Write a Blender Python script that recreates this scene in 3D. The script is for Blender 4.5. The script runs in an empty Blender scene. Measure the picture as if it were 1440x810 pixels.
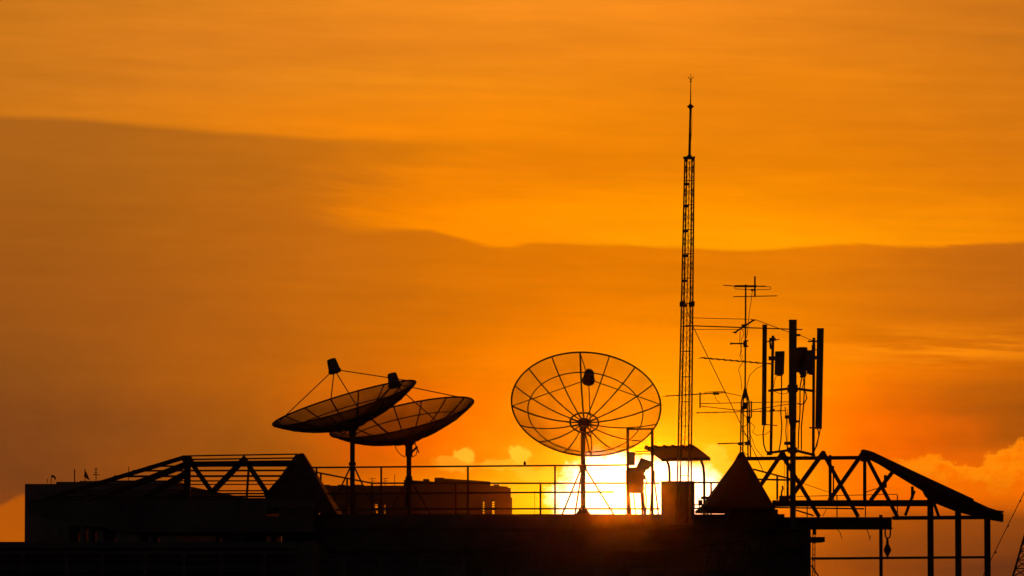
import bpy, math, random
from mathutils import Vector, Matrix
random.seed(7)
sc = bpy.context.scene
COL = sc.collection
F, W2, H2 = 7000.0, 720.0, 405.0          # focal length and half frame, in photo pixels
ZC = 22.0                                  # eye height above the street, metres
HOR = 860.0                                # row of the horizon (below the frame)
PITCH = math.atan((HOR - H2) / F)
FWD = Vector((0, math.cos(PITCH), math.sin(PITCH)))
UPV = Vector((0, -math.sin(PITCH), math.cos(PITCH)))
RT = Vector((1, 0, 0))
EYE = Vector((0, 0, ZC))

def ray(px, py):
    return (FWD + RT * ((px - W2) / F) + UPV * ((H2 - py) / F))
def at(px, py, Y):
    d = ray(px, py)
    return EYE + d * (Y / d.y)
def m(px, Y):                              # length of px photo pixels at distance Y
    return px * Y / F

# ------------------------------------------------------------------ materials
def principled(name, col, rough=0.7, metal=0.0, nscale=3.0, namp=0.35, bump=0.2, rust=None):
    mt = bpy.data.materials.new(name); mt.use_nodes = True
    nt = mt.node_tree; b = nt.nodes['Principled BSDF']
    tc = nt.nodes.new('ShaderNodeTexCoord')
    n = nt.nodes.new('ShaderNodeTexNoise'); n.inputs['Scale'].default_value = nscale
    n.inputs['Detail'].default_value = 6; n.inputs['Roughness'].default_value = 0.65
    nt.links.new(tc.outputs['Object'], n.inputs['Vector'])
    r = nt.nodes.new('ShaderNodeValToRGB')
    c2 = rust if rust else [c * (1 - namp) for c in col]
    r.color_ramp.elements[0].position = 0.35; r.color_ramp.elements[1].position = 0.65
    r.color_ramp.elements[0].color = (*c2, 1); r.color_ramp.elements[1].color = (*col, 1)
    nt.links.new(n.outputs['Fac'], r.inputs['Fac'])
    nt.links.new(r.outputs['Color'], b.inputs['Base Color'])
    b.inputs['Roughness'].default_value = rough; b.inputs['Metallic'].default_value = metal
    if bump:
        bp = nt.nodes.new('ShaderNodeBump'); bp.inputs['Strength'].default_value = bump
        bp.inputs['Distance'].default_value = 0.02
        n2 = nt.nodes.new('ShaderNodeTexNoise'); n2.inputs['Scale'].default_value = nscale * 8
        nt.links.new(tc.outputs['Object'], n2.inputs['Vector'])
        nt.links.new(n2.outputs['Fac'], bp.inputs['Height']); nt.links.new(bp.outputs['Normal'], b.inputs['Normal'])
    return mt

M_CONC = principled('weathered_concrete', (0.25, 0.235, 0.215), 0.92, nscale=0.9, namp=0.45)
M_STEEL = principled('dark_painted_steel', (0.10, 0.095, 0.09), 0.75, 0.0, nscale=5, rust=(0.10, 0.045, 0.025))
M_GALV = principled('galvanised_steel', (0.20, 0.20, 0.20), 0.6, 0.3, nscale=9, namp=0.3)
M_SHEET = principled('roof_sheet', (0.12, 0.10, 0.09), 0.8, nscale=2, rust=(0.11, 0.06, 0.04))
M_GREY = principled('grey_enamel', (0.22, 0.22, 0.21), 0.6, nscale=4, namp=0.2, bump=0.05)
M_BLACK = principled('black_rubber', (0.03, 0.03, 0.03), 0.8, nscale=6, namp=0.3, bump=0)
M_FARW = principled('far_block_render', (0.33, 0.31, 0.34), 0.95, nscale=0.12, namp=0.3)
M_FARB = principled('far_block_brown', (0.15, 0.13, 0.125), 0.95, nscale=0.12, namp=0.3)
M_GROUND = principled('city_ground', (0.09, 0.085, 0.08), 0.95, nscale=0.02, namp=0.4)
M_CLOTH = principled('red_cloth', (0.25, 0.05, 0.04), 0.95, nscale=2, namp=0.3, bump=0)

def mesh_screen(name, T):
    """perforated aluminium: lets light through its holes, fewer of them open along a slanting line of sight"""
    mt = bpy.data.materials.new(name); mt.use_nodes = True
    nt = mt.node_tree; b = nt.nodes['Principled BSDF']; out = nt.nodes['Material Output']
    b.inputs['Base Color'].default_value = (0.10, 0.09, 0.085, 1); b.inputs['Roughness'].default_value = 0.7
    g = nt.nodes.new('ShaderNodeNewGeometry')
    dt = nt.nodes.new('ShaderNodeVectorMath'); dt.operation = 'DOT_PRODUCT'
    nt.links.new(g.outputs['Normal'], dt.inputs[0]); nt.links.new(g.outputs['Incoming'], dt.inputs[1])
    def mth(op, a, b2):
        n = nt.nodes.new('ShaderNodeMath'); n.operation = op
        for i, v in enumerate((a, b2)):
            if v is None: continue
            if isinstance(v, (int, float)): n.inputs[i].default_value = v
            else: nt.links.new(v, n.inputs[i])
        return n.outputs[0]
    ab = mth('MAXIMUM', mth('ABSOLUTE', dt.outputs['Value'], None), 0.06)
    tc = nt.nodes.new('ShaderNodeTexCoord')
    no = nt.nodes.new('ShaderNodeTexNoise'); no.inputs['Scale'].default_value = 2.2; no.inputs['Detail'].default_value = 3
    nt.links.new(tc.outputs['Object'], no.inputs['Vector'])
    tv = mth('ADD', T - 0.10, mth('MULTIPLY', no.outputs['Fac'], 0.20))
    tr = mth('POWER', tv, mth('DIVIDE', 1.0, ab))
    tb = nt.nodes.new('ShaderNodeBsdfTransparent')
    mx = nt.nodes.new('ShaderNodeMixShader')
    nt.links.new(tr, mx.inputs['Fac']); nt.links.new(b.outputs[0], mx.inputs[1]); nt.links.new(tb.outputs[0], mx.inputs[2])
    nt.links.new(mx.outputs[0], out.inputs['Surface'])
    return mt
M_MESH = mesh_screen('perforated_panel', 0.46)
M_MESH2 = mesh_screen('perforated_panel_open', 0.72)

# ------------------------------------------------------------------ mesh builder
class MB:
    def __init__(s): s.v = []; s.f = []; s.sm = []
    def add(s, vs, fs, smooth=False):
        o = len(s.v); s.v += [Vector(v) for v in vs]
        s.f += [tuple(i + o for i in f) for f in fs]; s.sm += [smooth] * len(fs)
        return s
    def prism(s, bot, top):
        n = len(bot)
        fs = [tuple(range(n))[::-1], tuple(range(n, 2 * n))] + [(i, (i + 1) % n, n + (i + 1) % n, n + i) for i in range(n)]
        return s.add(list(bot) + list(top), fs)
    def box(s, a, b):
        x0, x1 = sorted((a[0], b[0])); y0, y1 = sorted((a[1], b[1])); z0, z1 = sorted((a[2], b[2]))
        q = [(x0, y0), (x1, y0), (x1, y1), (x0, y1)]
        return s.prism([(x, y, z0) for x, y in q], [(x, y, z1) for x, y in q])
    def pbox(s, px0, py0, px1, py1, Y, dep):          # an upright box given by its front face and depth
        a = at(px0, py1, Y); b = at(px1, py0, Y)
        return s.box((a.x, Y, a.z), (b.x, Y + dep, b.z))
    def pprism(s, pts, Y, dep):                        # outline at distance Y, dep metres thick
        q = [at(x, y, Y) for x, y in pts]
        return s.prism(q, [p + Vector((0, dep, 0)) for p in q])
    def bar(s, a, b, w, h=None):                      # square-section bar
        a, b = Vector(a), Vector(b); h = h or w
        d = (b - a).normalized()
        up = Vector((0, 0, 1)) if abs(d.z) < 0.9 else Vector((0, 1, 0))
        sx = d.cross(up).normalized(); sy = sx.cross(d).normalized()
        c = [(sx * i * w / 2 + sy * j * h / 2) for i, j in ((-1, -1), (1, -1), (1, 1), (-1, 1))]
        return s.prism([a + k for k in c], [b + k for k in c])
    def tube(s, pts, r, n=8, r2=None, cap=True):
        pts = [Vector(p) for p in pts]; N = len(pts); o = []
        prev = None
        for i, p in enumerate(pts):
            d = (pts[min(i + 1, N - 1)] - pts[max(i - 1, 0)]).normalized()
            if prev is None:
                up = Vector((0, 0, 1)) if abs(d.z) < 0.9 else Vector((0, 1, 0))
                sx = d.cross(up).normalized()
            else:
                sx = (prev - d * prev.dot(d)).normalized()
            prev = sx; sy = d.cross(sx)
            rr = r if r2 is None else r + (r2 - r) * i / (N - 1)
            o += [p + (sx * math.cos(t) + sy * math.sin(t)) * rr for t in [2 * math.pi * k / n for k in range(n)]]
        fs = [(i * n + k, i * n + (k + 1) % n, (i + 1) * n + (k + 1) % n, (i + 1) * n + k) for i in range(N - 1) for k in range(n)]
        s.add(o, fs, True)
        if cap: s.add(o[:n], [tuple(range(n))]); s.add(o[-n:], [tuple(range(n))[::-1]])
        return s
    def loop(s, pts, r, n=6):                         # closed ring of tube
        pts = [Vector(p) for p in pts]; N = len(pts); o = []
        cen = sum(pts, Vector()) / N
        for i, p in enumerate(pts):
            d = (pts[(i + 1) % N] - pts[i - 1]).normalized()
            sx = (p - cen); sx = (sx - d * sx.dot(d)).normalized(); sy = d.cross(sx)
            o += [p + (sx * math.cos(t) + sy * math.sin(t)) * r for t in [2 * math.pi * k / n for k in range(n)]]
        fs = [(i * n + k, i * n + (k + 1) % n, ((i + 1) % N) * n + (k + 1) % n, ((i + 1) % N) * n + k) for i in range(N) for k in range(n)]
        return s.add(o, fs, True)
    def lathe(s, base, axis, prof, n=20):             # prof: (distance along axis, radius)
        base = Vector(base); d = Vector(axis).normalized()
        up = Vector((0, 0, 1)) if abs(d.z) < 0.9 else Vector((0, 1, 0))
        sx = d.cross(up).normalized(); sy = d.cross(sx); o = []
        for h, r in prof:
            o += [base + d * h + (sx * math.cos(2 * math.pi * k / n) + sy * math.sin(2 * math.pi * k / n)) * max(r, 1e-4) for k in range(n)]
        fs = [(i * n + k, i * n + (k + 1) % n, (i + 1) * n + (k + 1) % n, (i + 1) * n + k) for i in range(len(prof) - 1) for k in range(n)]
        s.add(o, fs, True); s.add(o[:n], [tuple(range(n))[::-1]]); s.add(o[-n:], [tuple(range(n))])
        return s
    def build(s, name, mat, parent=None, origin=None):
        L = Vector((0, 0, 0))
        if parent is not None: L = Vector(parent['_o'])
        elif origin is not None: L = Vector(origin)
        me = bpy.data.meshes.new(name)
        me.from_pydata([tuple(v - L) for v in s.v], [], s.f)
        me.polygons.foreach_set('use_smooth', s.sm)
        me.materials.append(mat); me.update()
        o = bpy.data.objects.new(name, me); COL.objects.link(o)
        o['_o'] = list(L)
        if parent is not None: o.parent = parent
        else: o.location = L
        return o

def tag(o, label=None, cat=None, group=None, kind=None):
    if label: o['label'] = label
    if cat: o['category'] = cat
    if group: o['group'] = group
    if kind: o['kind'] = kind
    return o
def thing(name, loc, label, cat, group=None):
    o = bpy.data.objects.new(name, None); COL.objects.link(o)
    o.location = loc; o['_o'] = list(loc); o.empty_display_size = 0.3
    return tag(o, label, cat, group)
def one(mb, name, mat, origin, label, cat, group=None):
    return tag(mb.build(name, mat, None, origin), label, cat, group)
def P(name, mat, parent, fn):
    b = MB(); fn(b); return b.build(name, mat, parent)

ROOF = at(720, 723, 99).z                  # level of the main roof

# ------------------------------------------------------------------ ground
g = MB(); S = 9000
g.add([(-S, -300, 0), (S, -300, 0), (S, 2 * S, 0), (-S, 2 * S, 0)], [(0, 1, 2, 3)])
tag(g.build('ground', M_GROUND), kind='structure')

# ------------------------------------------------------------------ main building
xL, xR = at(436, 723, 99).x, at(1140, 723, 99).x
mbld = thing('rooftop_building', (0, 105, 0), 'dark flat roofed building whose long roof edge carries the dishes and lattice tower', 'building')
b = MB()
zt = ROOF
plan = [(xL, 99), (xR, 99), (xR + .35, 112.6), (xL + 1.05, 112.6)]
b.prism([(x, y, 0) for x, y in plan], [(x, y, zt - .3) for x, y in plan]); b.build('wall', M_CONC, mbld)
b = MB()
plan2 = [(xL - .06, 98.94), (at(1103, 723, 99).x, 98.94), (at(1103, 723, 99).x, 112.7), (xL + 1.0, 112.7)]
b.prism([(x, y, zt - .298) for x, y in plan2], [(x, y, zt) for x, y in plan2]); b.build('roof_slab', M_CONC, mbld)
P('corner_block', M_CONC, mbld, lambda b: (b.pbox(1098, 744, 1133, 770, 98.6, 3.0), b.pbox(1133, 751, 1140, 790, 98.7, 2.8)))
P('drain_ledge', M_CONC, mbld, lambda b: b.pbox(1140.3, 755, 1160, 762, 98.75, 1.4))
P('band_course', M_CONC, mbld, lambda b: b.pbox(437, 770, 1100, 775, 98.82, .17))
# recessed windows and a faint lower storey
for k in range(12):
    x = 470 + k * 52
    P('window', M_GREY, mbld, lambda b: b.pbox(x, 800, x + 30, 838, 98.93, .06))

low = thing('lower_building', at(220, 800, 95), 'long lower dark roof wall under the left pavilion, running to the left edge', 'building')
zl = at(200, 762, 93).z
P('wall', M_CONC, low, lambda b: b.box((at(-700, 762, 93).x, 93, 0), (xL - .02, 104.5, zl - .12)))
P('wall', M_CONC, low, lambda b: b.box((xL - .018, 93.0, 0), (at(440, 762, 93).x + .02, 98.93, zl - .003)))
P('parapet_cap', M_CONC, low, lambda b: b.box((at(-702, 762, 93).x, 92.9, zl - .118), (xL - .03, 104.6, zl)))
for yy in (775, 800):
    P('ledge', M_CONC, low, lambda b: b.box((at(-700, yy, 92.6).x, 92.5, at(0, yy + 3, 92.6).z), (xL - .05, 92.99, at(0, yy, 92.6).z)))

bal = thing('balustrade', at(500, 810, 92), 'long dark balustrade in shade along the bottom of the building', 'balustrade')
for yy in (779, 786, 797):
    P('rail', M_CONC, bal, lambda b: b.bar(at(-60, yy, 91.8), at(1010, yy, 91.8), m(2.4, 91.8)))
for k in range(19):
    x = -20 + k * 56 + random.uniform(-5, 5)
    P('post', M_CONC, bal, lambda b: b.bar(at(x, 828, 91.8), at(x, 778, 91.8), m(5, 91.8)))

rw = thing('annex_building', at(1270, 845, 100), 'dark low annex roof just under the right steel frame', 'building')
P('wall', M_CONC, rw, lambda b: b.box((xR + .5, 95.5, 0), (at(1470, 840, 97).x, 106, ZC + .22)))
P('roof_slab', M_CONC, rw, lambda b: b.box((xR + .45, 95.4, ZC + .222), (at(1475, 840, 97).x, 106.1, ZC + .34)))
AZ = ZC + .34

# sloping braced guard on the dark wall, lower right
tr = thing('stair_truss', at(1060, 800, 97.6), 'sloping dark braced truss in shade on the wall under the pyramid roof', 'truss')
P('chord', M_STEEL, tr, lambda b: (b.bar(at(985, 768, 97.6), at(1130, 751, 97.6), m(3, 97.6)), b.bar(at(985, 806, 97.6), at(1130, 789, 97.6), m(3, 97.6))))
for k in range(6):
    x = 990 + k * 24; s_ = -17 / 145
    P('brace', M_STEEL, tr, lambda b: (b.bar(at(x, 806 + s_ * (x - 985), 97.6), at(x + 12, 768 + s_ * (x + 12 - 985), 97.6), m(2.4, 97.6)),
                                       b.bar(at(x + 12, 768 + s_ * (x + 12 - 985), 97.6), at(x + 24, 806 + s_ * (x + 24 - 985), 97.6), m(2.4, 97.6))))

# ------------------------------------------------------------------ railings
def railing(label, segs, posts, r=1.2, name='railing', foot=None):
    base = foot or Vector(segs[0][0])
    t = thing(name, base, label, 'railing', 'roof railings')
    for a, c in segs:
        P('rail', M_STEEL, t, lambda b: b.tube([a, c], m(r, a.y)))
    for a, c in posts:
        P('post', M_STEEL, t, lambda b: b.tube([a, c], m(r + .15, a.y)))
    return t
def nY(px):  # near rail runs slightly towards the camera to the right
    return 100.1 + (98.3 - 100.1) * (px - 440) / 450.0
HT = at(445, 657.5, 100.1).z
nz = [HT, HT - .53, HT - .85]
def pt(px, Y, z):
    p = at(px, 700, Y); return Vector((p.x, Y, z))
railing('nearest and tallest roof railing, running from left pyramid to the equipment frame',
        [(pt(x0, nY(x0), z), pt(x1, nY(x1), z)) for z, x0, x1 in ((nz[0], 436, 884), (nz[1], 436, 863), (nz[2], 436, 700))],
        [(pt(x, nY(x), ROOF), pt(x, nY(x), nz[0])) for x in (445, 536, 658, 780.5)])
bird = one(MB().lathe(pt(738, nY(738), nz[0]) + Vector((0, 0, .01)), (0, 0, 1), [(0, .012), (.03, .03), (.06, .022), (.085, .008)], 8),
           'bird', M_BLACK, pt(738, nY(738), nz[0]), 'tiny dark bird perched on the tall railing', 'bird')
fY = 111.5
fz = [HT, HT - .59, HT - .02 - .6]
fz = [at(600, 679.5, fY).z, at(600, 715.5, fY).z]
railing('farther lower roof railing behind the dish poles, with a sloping left return',
        [(pt(523, fY, z), pt(928, fY, z)) for z in fz] +
        [(pt(446, 102.9, z + (HT - fz[0]) * 0), pt(523, fY, z)) for z in fz] + [(pt(977, fY - .6, z), pt(1018, fY - .6, z)) for z in fz],
        [(pt(x, fY, ROOF), pt(x, fY, fz[0])) for x in (523, 641, 760, 1000)] +
        [(pt(451, 103.4, ROOF), pt(451, 103.4, fz[0])), (pt(488, 107.3, ROOF), pt(488, 107.3, fz[0]))])
railing('short sloping railing seen through the right truss beside the pyramid roof',
        [(at(1060, 660, 101), at(1110, 673, 108)), (at(1064, 674, 108.1), at(1108, 675, 108.1)), (at(1108, 675, 108), at(1125, 674, 108))],
        [(at(1093, 703, 105.5), at(1093, 669, 105.5)), (at(1108, 703, 108), at(1108, 674, 108))], r=1.3)

# ------------------------------------------------------------------ dishes
def dish(label, cx, cy, Y, Rpx, tilt, ratio, toward, off, mat, polex, poley0, sleeve=False, braces=(), flare=False):
    f = ray(cx, cy).normalized(); u0 = (RT.cross(f)).normalized()          # screen right / up at this spot
    r0 = f.cross(u0).normalized()
    e1 = (r0 * math.cos(tilt) + u0 * math.sin(tilt))
    e1 = (RT * math.cos(tilt) + u0 * math.sin(tilt)).normalized()
    mup = (u0 * math.cos(tilt) - RT * math.sin(tilt)).normalized()
    n = (mup * math.sqrt(1 - ratio ** 2) + f * (-ratio if toward else ratio)).normalized()
    e2 = n.cross(e1).normalized()
    if e2.dot(mup) < 0: e2 = -e2
    R = m(Rpx, Y); c = at(cx, cy, Y); fl = R * 0.765; dep = R * R / (4 * fl)
    vtx = c - n * dep
    base = Vector((at(polex, 700, Y).x, Y, ROOF))
    t = thing('satellite_dish', base, label, 'satellite dish', 'large mesh satellite dishes on the roof')
    def sp(r, ph, lift=0.0):
        return vtx + n * (r * r / (4 * fl) + lift) + (e1 * math.cos(ph) + e2 * math.sin(ph)) * r
    NR, NP = 18, 96
    b = MB(); vs = [sp(0, 0)] + [sp(R * (i + 1) / NR, 2 * math.pi * k / NP) for i in range(NR) for k in range(NP)]
    fs = [(0, 1 + k, 1 + (k + 1) % NP) for k in range(NP)]
    for i in range(NR - 1):
        for k in range(NP):
            a = 1 + i * NP; fs.append((a + k, a + (k + 1) % NP, a + NP + (k + 1) % NP, a + NP + k))
    b.add(vs, fs, True); b.build('reflector', mat, t)
    P('rim', M_STEEL, t, lambda b: b.loop([sp(R, 2 * math.pi * k / 96) for k in range(96)], m(1.25, Y)))
    P('support_ring', M_STEEL, t, lambda b: b.loop([sp(R * .77, 2 * math.pi * k / 72, -.02) for k in range(72)], m(.85, Y)))
    for k in range(16):
        ph = off + 2 * math.pi * k / 16
        P('rib', M_STEEL, t, lambda b: b.tube([sp(R * q, ph, -.012) for q in (.05, .19, .35, .5, .65, .8, .9, 1)], m(.95 if k % 4 else 1.2, Y), 6))
    hub = P('hub', M_STEEL, t, lambda b: b.lathe(vtx - n * m(5, Y), n, [(0, m(6, Y)), (m(2, Y), m(8.5, Y)), (m(6, Y), m(8.5, Y)), (m(6.5, Y), m(4, Y))], 20))
    P('hub_ring', M_STEEL, t, lambda b: (b.loop([sp(R * .19, 2 * math.pi * k / 40, -m(2, Y)) for k in range(40)], m(1.3, Y)),
      [b.tube([vtx - n * m(4, Y), sp(R * .19, off + math.pi / 8 + math.pi * k / 4, -m(2, Y))], m(.7, Y), 6) for k in range(8)]))
    # feed horn under its rain cover, on four struts
    fc = vtx + n * (fl * 1.0)
    rr = m(8.8, Y); h = m(21, Y)
    fd = P('feed_horn', M_GREY, t, lambda b: b.lathe(fc - n * m(2, Y), n, [(0, rr * .75), (m(1, Y), rr), (m(4, Y), rr), (m(6, Y), rr * .93), (h * .9, rr * .76), (h, rr * .66), (h * 1.03, rr * .3)], 24))
    P('cover_band', M_BLACK, fd, lambda b: b.lathe(fc + n * m(1, Y), n, [(0, rr * 1.05), (m(2, Y), rr * 1.05)], 24))
    for k in range(4):
        ph = off + math.pi / 2 * k
        P('feed_strut', M_STEEL, t, lambda b: b.tube([fc + (e1 * math.cos(ph) + e2 * math.sin(ph)) * rr * .9, sp(R * .99, ph)], m(.75, Y), 6))
    # pole mount
    pt_ = base.copy(); top = Vector((base.x, Y, at(polex, poley0, Y).z))
    if abs(top.y - vtx.y) > 0.01: pass
    pole = P('pole', M_STEEL, t, lambda b: b.tube([base, top], m(3.4, Y), 16))
    P('mount', M_STEEL, t, lambda b: (b.bar(top, vtx - n * m(4, Y), m(9, Y), m(8, Y)), b.tube([top - Vector((0, 0, m(8, Y))), top + Vector((0, 0, m(3, Y)))], m(5, Y), 12)))
    P('actuator', M_STEEL, t, lambda b: b.tube([top - Vector((0, 0, m(6, Y))), sp(R * .30, -math.pi / 2.6, -.03)], m(1.5, Y), 8))
    if sleeve:
        P('sleeve', M_STEEL, pole, lambda b: (b.tube([top - Vector((0, 0, m(18, Y))), top - Vector((0, 0, m(1, Y)))], m(5, Y), 14),
            b.bar(at(polex + 4, 636, Y - .05), at(polex + 12, 628, Y - .05), m(3, Y)), b.tube([at(polex + 8, 622, Y - .05), at(polex + 14, 637, Y - .05)], m(.9, Y)),
            b.tube([at(polex + 12, 631, Y - .05), at(polex + 10, 640, Y - .05), at(polex + 4, 643, Y - .05)], m(.6, Y))))
        P('hanging_cable', M_BLACK, t, lambda b: b.tube([at(polex - 20, 626, Y - .05), at(polex - 17, 633, Y - .05), at(polex - 11, 640, Y - .05), at(polex - 5, 643, Y - .05)], m(.55, Y), 6))
    for x0, y0, x1, dy in braces:
        P('brace', M_STEEL, t, lambda b: b.tube([at(x0, y0, Y), Vector((at(x1, 720, Y + dy).x, Y + dy, ROOF))], m(1.1, Y), 8))
    if braces:
        P('brace_collar', M_STEEL, t, lambda b: b.tube([at(polex, braces[0][1] - 2, Y), at(polex, braces[0][1] + 3, Y)], m(5, Y), 12))
    P('foot_plate', M_STEEL, t, lambda b: b.lathe(base, (0, 0, 1), [(0, m(11, Y)), (.03, m(11, Y)), (.16, m(4.5, Y)), (.2, m(3.6, Y))] if flare else [(0, m(8, Y)), (.02, m(8, Y))], 16))
    return t
rd = math.radians
dish('leftmost mesh satellite dish, nearly edge on, tilted up to the left', 484, 567, 102.5, 105, rd(16.5), .12, True, rd(11), M_MESH,
     495.5, 605, braces=((495, 652, 460, -.9), (496, 652, 531, -.9), (496, 655, 500, .9)))
dish('middle mesh satellite dish, tilted behind the leftmost dish', 565, 587, 105, 103.5, rd(12.8), .175, True, rd(28), M_MESH,
     575, 624, sleeve=True, braces=((574, 672, 544, -.8), (576, 672, 609, -.8), (574, 675, 568, .9)))
dish('wide open mesh satellite dish seen face on in front of the sun glow', 824.2, 569, 101, 105.2, rd(-5.6), .69, False, rd(9), M_MESH2,
     820, 597, braces=((818, 657, 790, -.6), (819, 657, 808, .9), (822, 657, 865, .6)), flare=True)

# ------------------------------------------------------------------ left pavilion
pv = thing('pavilion', at(250, 762, 99), 'left rooftop pavilion with bare hipped roof frame and thick eave slab', 'pavilion')
P('eave_slab', M_CONC, pv, lambda b: b.pprism([(38, 707), (60, 705), (375, 703), (375, 748), (200, 748), (158, 747), (145, 740.5), (108, 740), (95, 735), (62, 728), (40, 722)], 97, 6))
P('end_beam', M_CONC, pv, lambda b: (b.pbox(375.2, 703, 440, 714, 97.2, 5.6), b.pbox(375.2, 726, 440, 748, 97.2, 5.6), b.pbox(375.2, 718.5, 385, 720.5, 97.2, .2), b.pbox(392, 714.2, 440, 725.8, 97.3, 3)))
for x0, x1, Yc in ((96, 110, 97.5), (118, 121, 101), (129, 134, 101.5), (145, 161, 97.5), (197, 207, 98), (213, 222, 100), (303, 309, 98), (312, 344, 97.4), (383, 390, 98), (396, 441, 98.5)):
    P('column', M_CONC, pv, lambda b: b.pbox(x0, 747 if x0 > 150 else 739, x1, 790, Yc, .45))
P('inner_wall', M_CONC, pv, lambda b: (b.pbox(343.5, 746, 375, 780, 102, .15),))
P('window_catch', M_STEEL, pv, lambda b: (b.tube([at(383, 762, 101.8), at(381.5, 755, 101.8), at(383, 750, 101.8)], m(.9, 100)),))
def ax(y): return 258 - (y - 643) * 216 / 64
for (x0, y0, Y0), (x1, y1, Y1), w in (((260, 643, 100.5), (45, 708, 102.5), 6), ((260, 654, 99), (120, 708, 98), 9), ((262, 666, 98), (170, 718, 97), 9), ((262, 655, 99), (80, 712, 100), 4), ((264, 690, 97.5), (215, 716, 97), 7)):
    P('rafter', M_STEEL, pv, lambda b: b.bar(at(x0, y0, Y0), at(x1, y1, Y1), m(w * .6, 99), m(w, 99)))
for k, (y, w) in enumerate(((640.6, 2), (646, 2.2), (655, 2.4), (661.5, 2.6), (669.3, 3), (676, 2), (681, 1.6), (690, 2), (694, 2.4), (698, 3), (702, 4))):
    Yk = 100.6 + k * .25
    P('purlin', M_STEEL, pv, lambda b: b.bar(at(262 if k == 0 else max(ax(y) - 9, 60), y + .6, Yk), at(418, y - (2 if k < 2 else 0), Yk), m(2, 99), m(w, 99)))
P('top_chord', M_STEEL, pv, lambda b: b.bar(at(262, 653, 98), at(418, 651, 98), m(4, 98), m(8, 98)))
for x0, y0, x1, y1, w in ((272, 655, 298, 692, 6.5), (297, 694, 346, 643, 8.5), (344, 646, 378, 697, 7), (374, 699, 412, 656, 8)):
    P('diagonal', M_STEEL, pv, lambda b: b.bar(at(x0, y0, 98), at(x1, y1, 98), m(4, 98), m(w, 98)))
for x, y0, x1, w in ((264, 642, 263, 9), (350, 655, 346.5, 3.2)):
    P('truss_post', M_STEEL, pv, lambda b: b.bar(at(x, y0, 98.05), at(x1, 705, 98.05), m(w, 98)))
for pts in ([(336, 652), (343, 640), (350, 652)], [(256, 648), (260, 640.5), (268, 641), (274, 652), (262, 655)]):
    P('ridge_plate', M_STEEL, pv, lambda b: b.pprism(pts, 97.9, .25))
ap = at(424, 636.8, 100)
q = [at(370, 704, 97.6), at(452, 690, 98.4), at(474, 724, 98.4), at(372, 724, 97.6)]
b = MB()
bl, br = at(373, 700, 98), at(474, 723, 98)
bb1, bb2 = Vector((br.x, 103, br.z)), Vector((bl.x, 103, bl.z))
tl, t2 = at(416, 638.5, 99.6), at(426, 637, 99.6)
b.add([bl, br, bb1, bb2, tl, t2, t2 + Vector((0, .7, 0)), tl + Vector((0, .7, 0)), at(404, 661, 98.6)],
      [(0, 1, 5, 4, 8), (1, 2, 6, 5), (2, 3, 7, 6), (3, 0, 8, 4, 7), (4, 5, 6, 7), (3, 2, 1, 0)])
b.build('hip_sheeting', M_SHEET, pv)

# ------------------------------------------------------------------ right pyramid roof
hut = thing('stair_hut', at(1043, 727, 99), 'dark pyramid roofed hut left of the right steel frame', 'hut')
b = MB()
base = [at(992, 713, 98), at(1088, 713, 98)]
base += [Vector((base[1].x, 102.4, base[1].z)), Vector((base[0].x, 102.4, base[0].z))]
top = [at(1038.5, 641, 99.8), at(1047, 641, 99.8), at(1047, 641, 100.4), at(1038.5, 641, 100.4)]
top[2].z = top[1].z; top[3].z = top[0].z
b.prism(base, top); b.build('roof', M_SHEET, hut)
P('roof_cap', M_SHEET, hut, lambda b: b.pprism([(1034.5, 648), (1037.5, 641), (1040.5, 636), (1045.5, 635.5), (1048.5, 641), (1050.5, 648)], 99.7, .5))
for k in range(6):
    a_ = at(992 + 96 * k / 5, 713, 97.98); c_ = at(1038.5 + 8.5 * k / 5, 641, 99.78)
    P('roof_seam', M_SHEET, hut, lambda b: b.bar(a_, c_, m(1.4, 98)))
P('eave', M_STEEL, hut, lambda b: b.pbox(989.5, 711.5, 1090, 716, 97.95, 4.6))
P('wall', M_CONC, hut, lambda b: b.pbox(1028, 716.2, 1094, 745, 98.9, 3))
P('door', M_GREY, hut, lambda b: b.pbox(1040, 718.5, 1052, 745, 98.86, .03))

# ------------------------------------------------------------------ right steel frame
fr = thing('steel_roof_frame', at(1250, 840, 99), 'open steel roof truss on columns at the right, with sloping sheeted eave', 'roof frame')
def fbar(name, x0, y0, x1, y1, w, Y=98.0, d=4.0, Y1=None, mat=None):
    return P(name, mat or M_STEEL, fr, lambda b: b.bar(at(x0, y0, Y), at(x1, y1, Y1 or Y), m(d, Y), m(w, Y)))
fbar('top_chord', 1049, 645, 1218, 643.5, 5.2)
fbar('bottom_chord', 1086, 708, 1312, 707.5, 9, 98.12)
fbar('bottom_chord', 1046, 713, 1215, 715.5, 2, 103)
P('crane_beam', M_STEEL, fr, lambda b: (b.pbox(1092, 727.2, 1255, 729.5, 98.2, .5), b.pbox(1092, 729.5, 1254, 742, 98.38, .14), b.pbox(1092, 742, 1255, 744.3, 98.2, .5)))
for x0, y0, x1, y1, w in ((1070, 682, 1100, 637, 6), (1110, 702, 1158, 636, 6.5), (1166, 704, 1214, 636, 6), (1224, 704, 1255, 664, 5.5)):
    fbar('diagonal', x0, y0, x1, y1, w, 97.95, 3)
for x0, y0, x1, y1, w in ((1100, 640, 1152, 727, 5.6), (1158, 638, 1207, 727, 5.4), (1217, 640, 1262, 727, 5.2)):
    fbar('diagonal', x0, y0, x1, y1, w, 98.3, 3)
for x, y0, y1, w in ((1107.5, 646, 706, 3.2), (1167.3, 640, 706, 4), (1172, 655, 705, 2), (1216, 642, 712, 4.6)):
    fbar('truss_post', x, y0, x, y1, w, 98.06, w)
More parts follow.
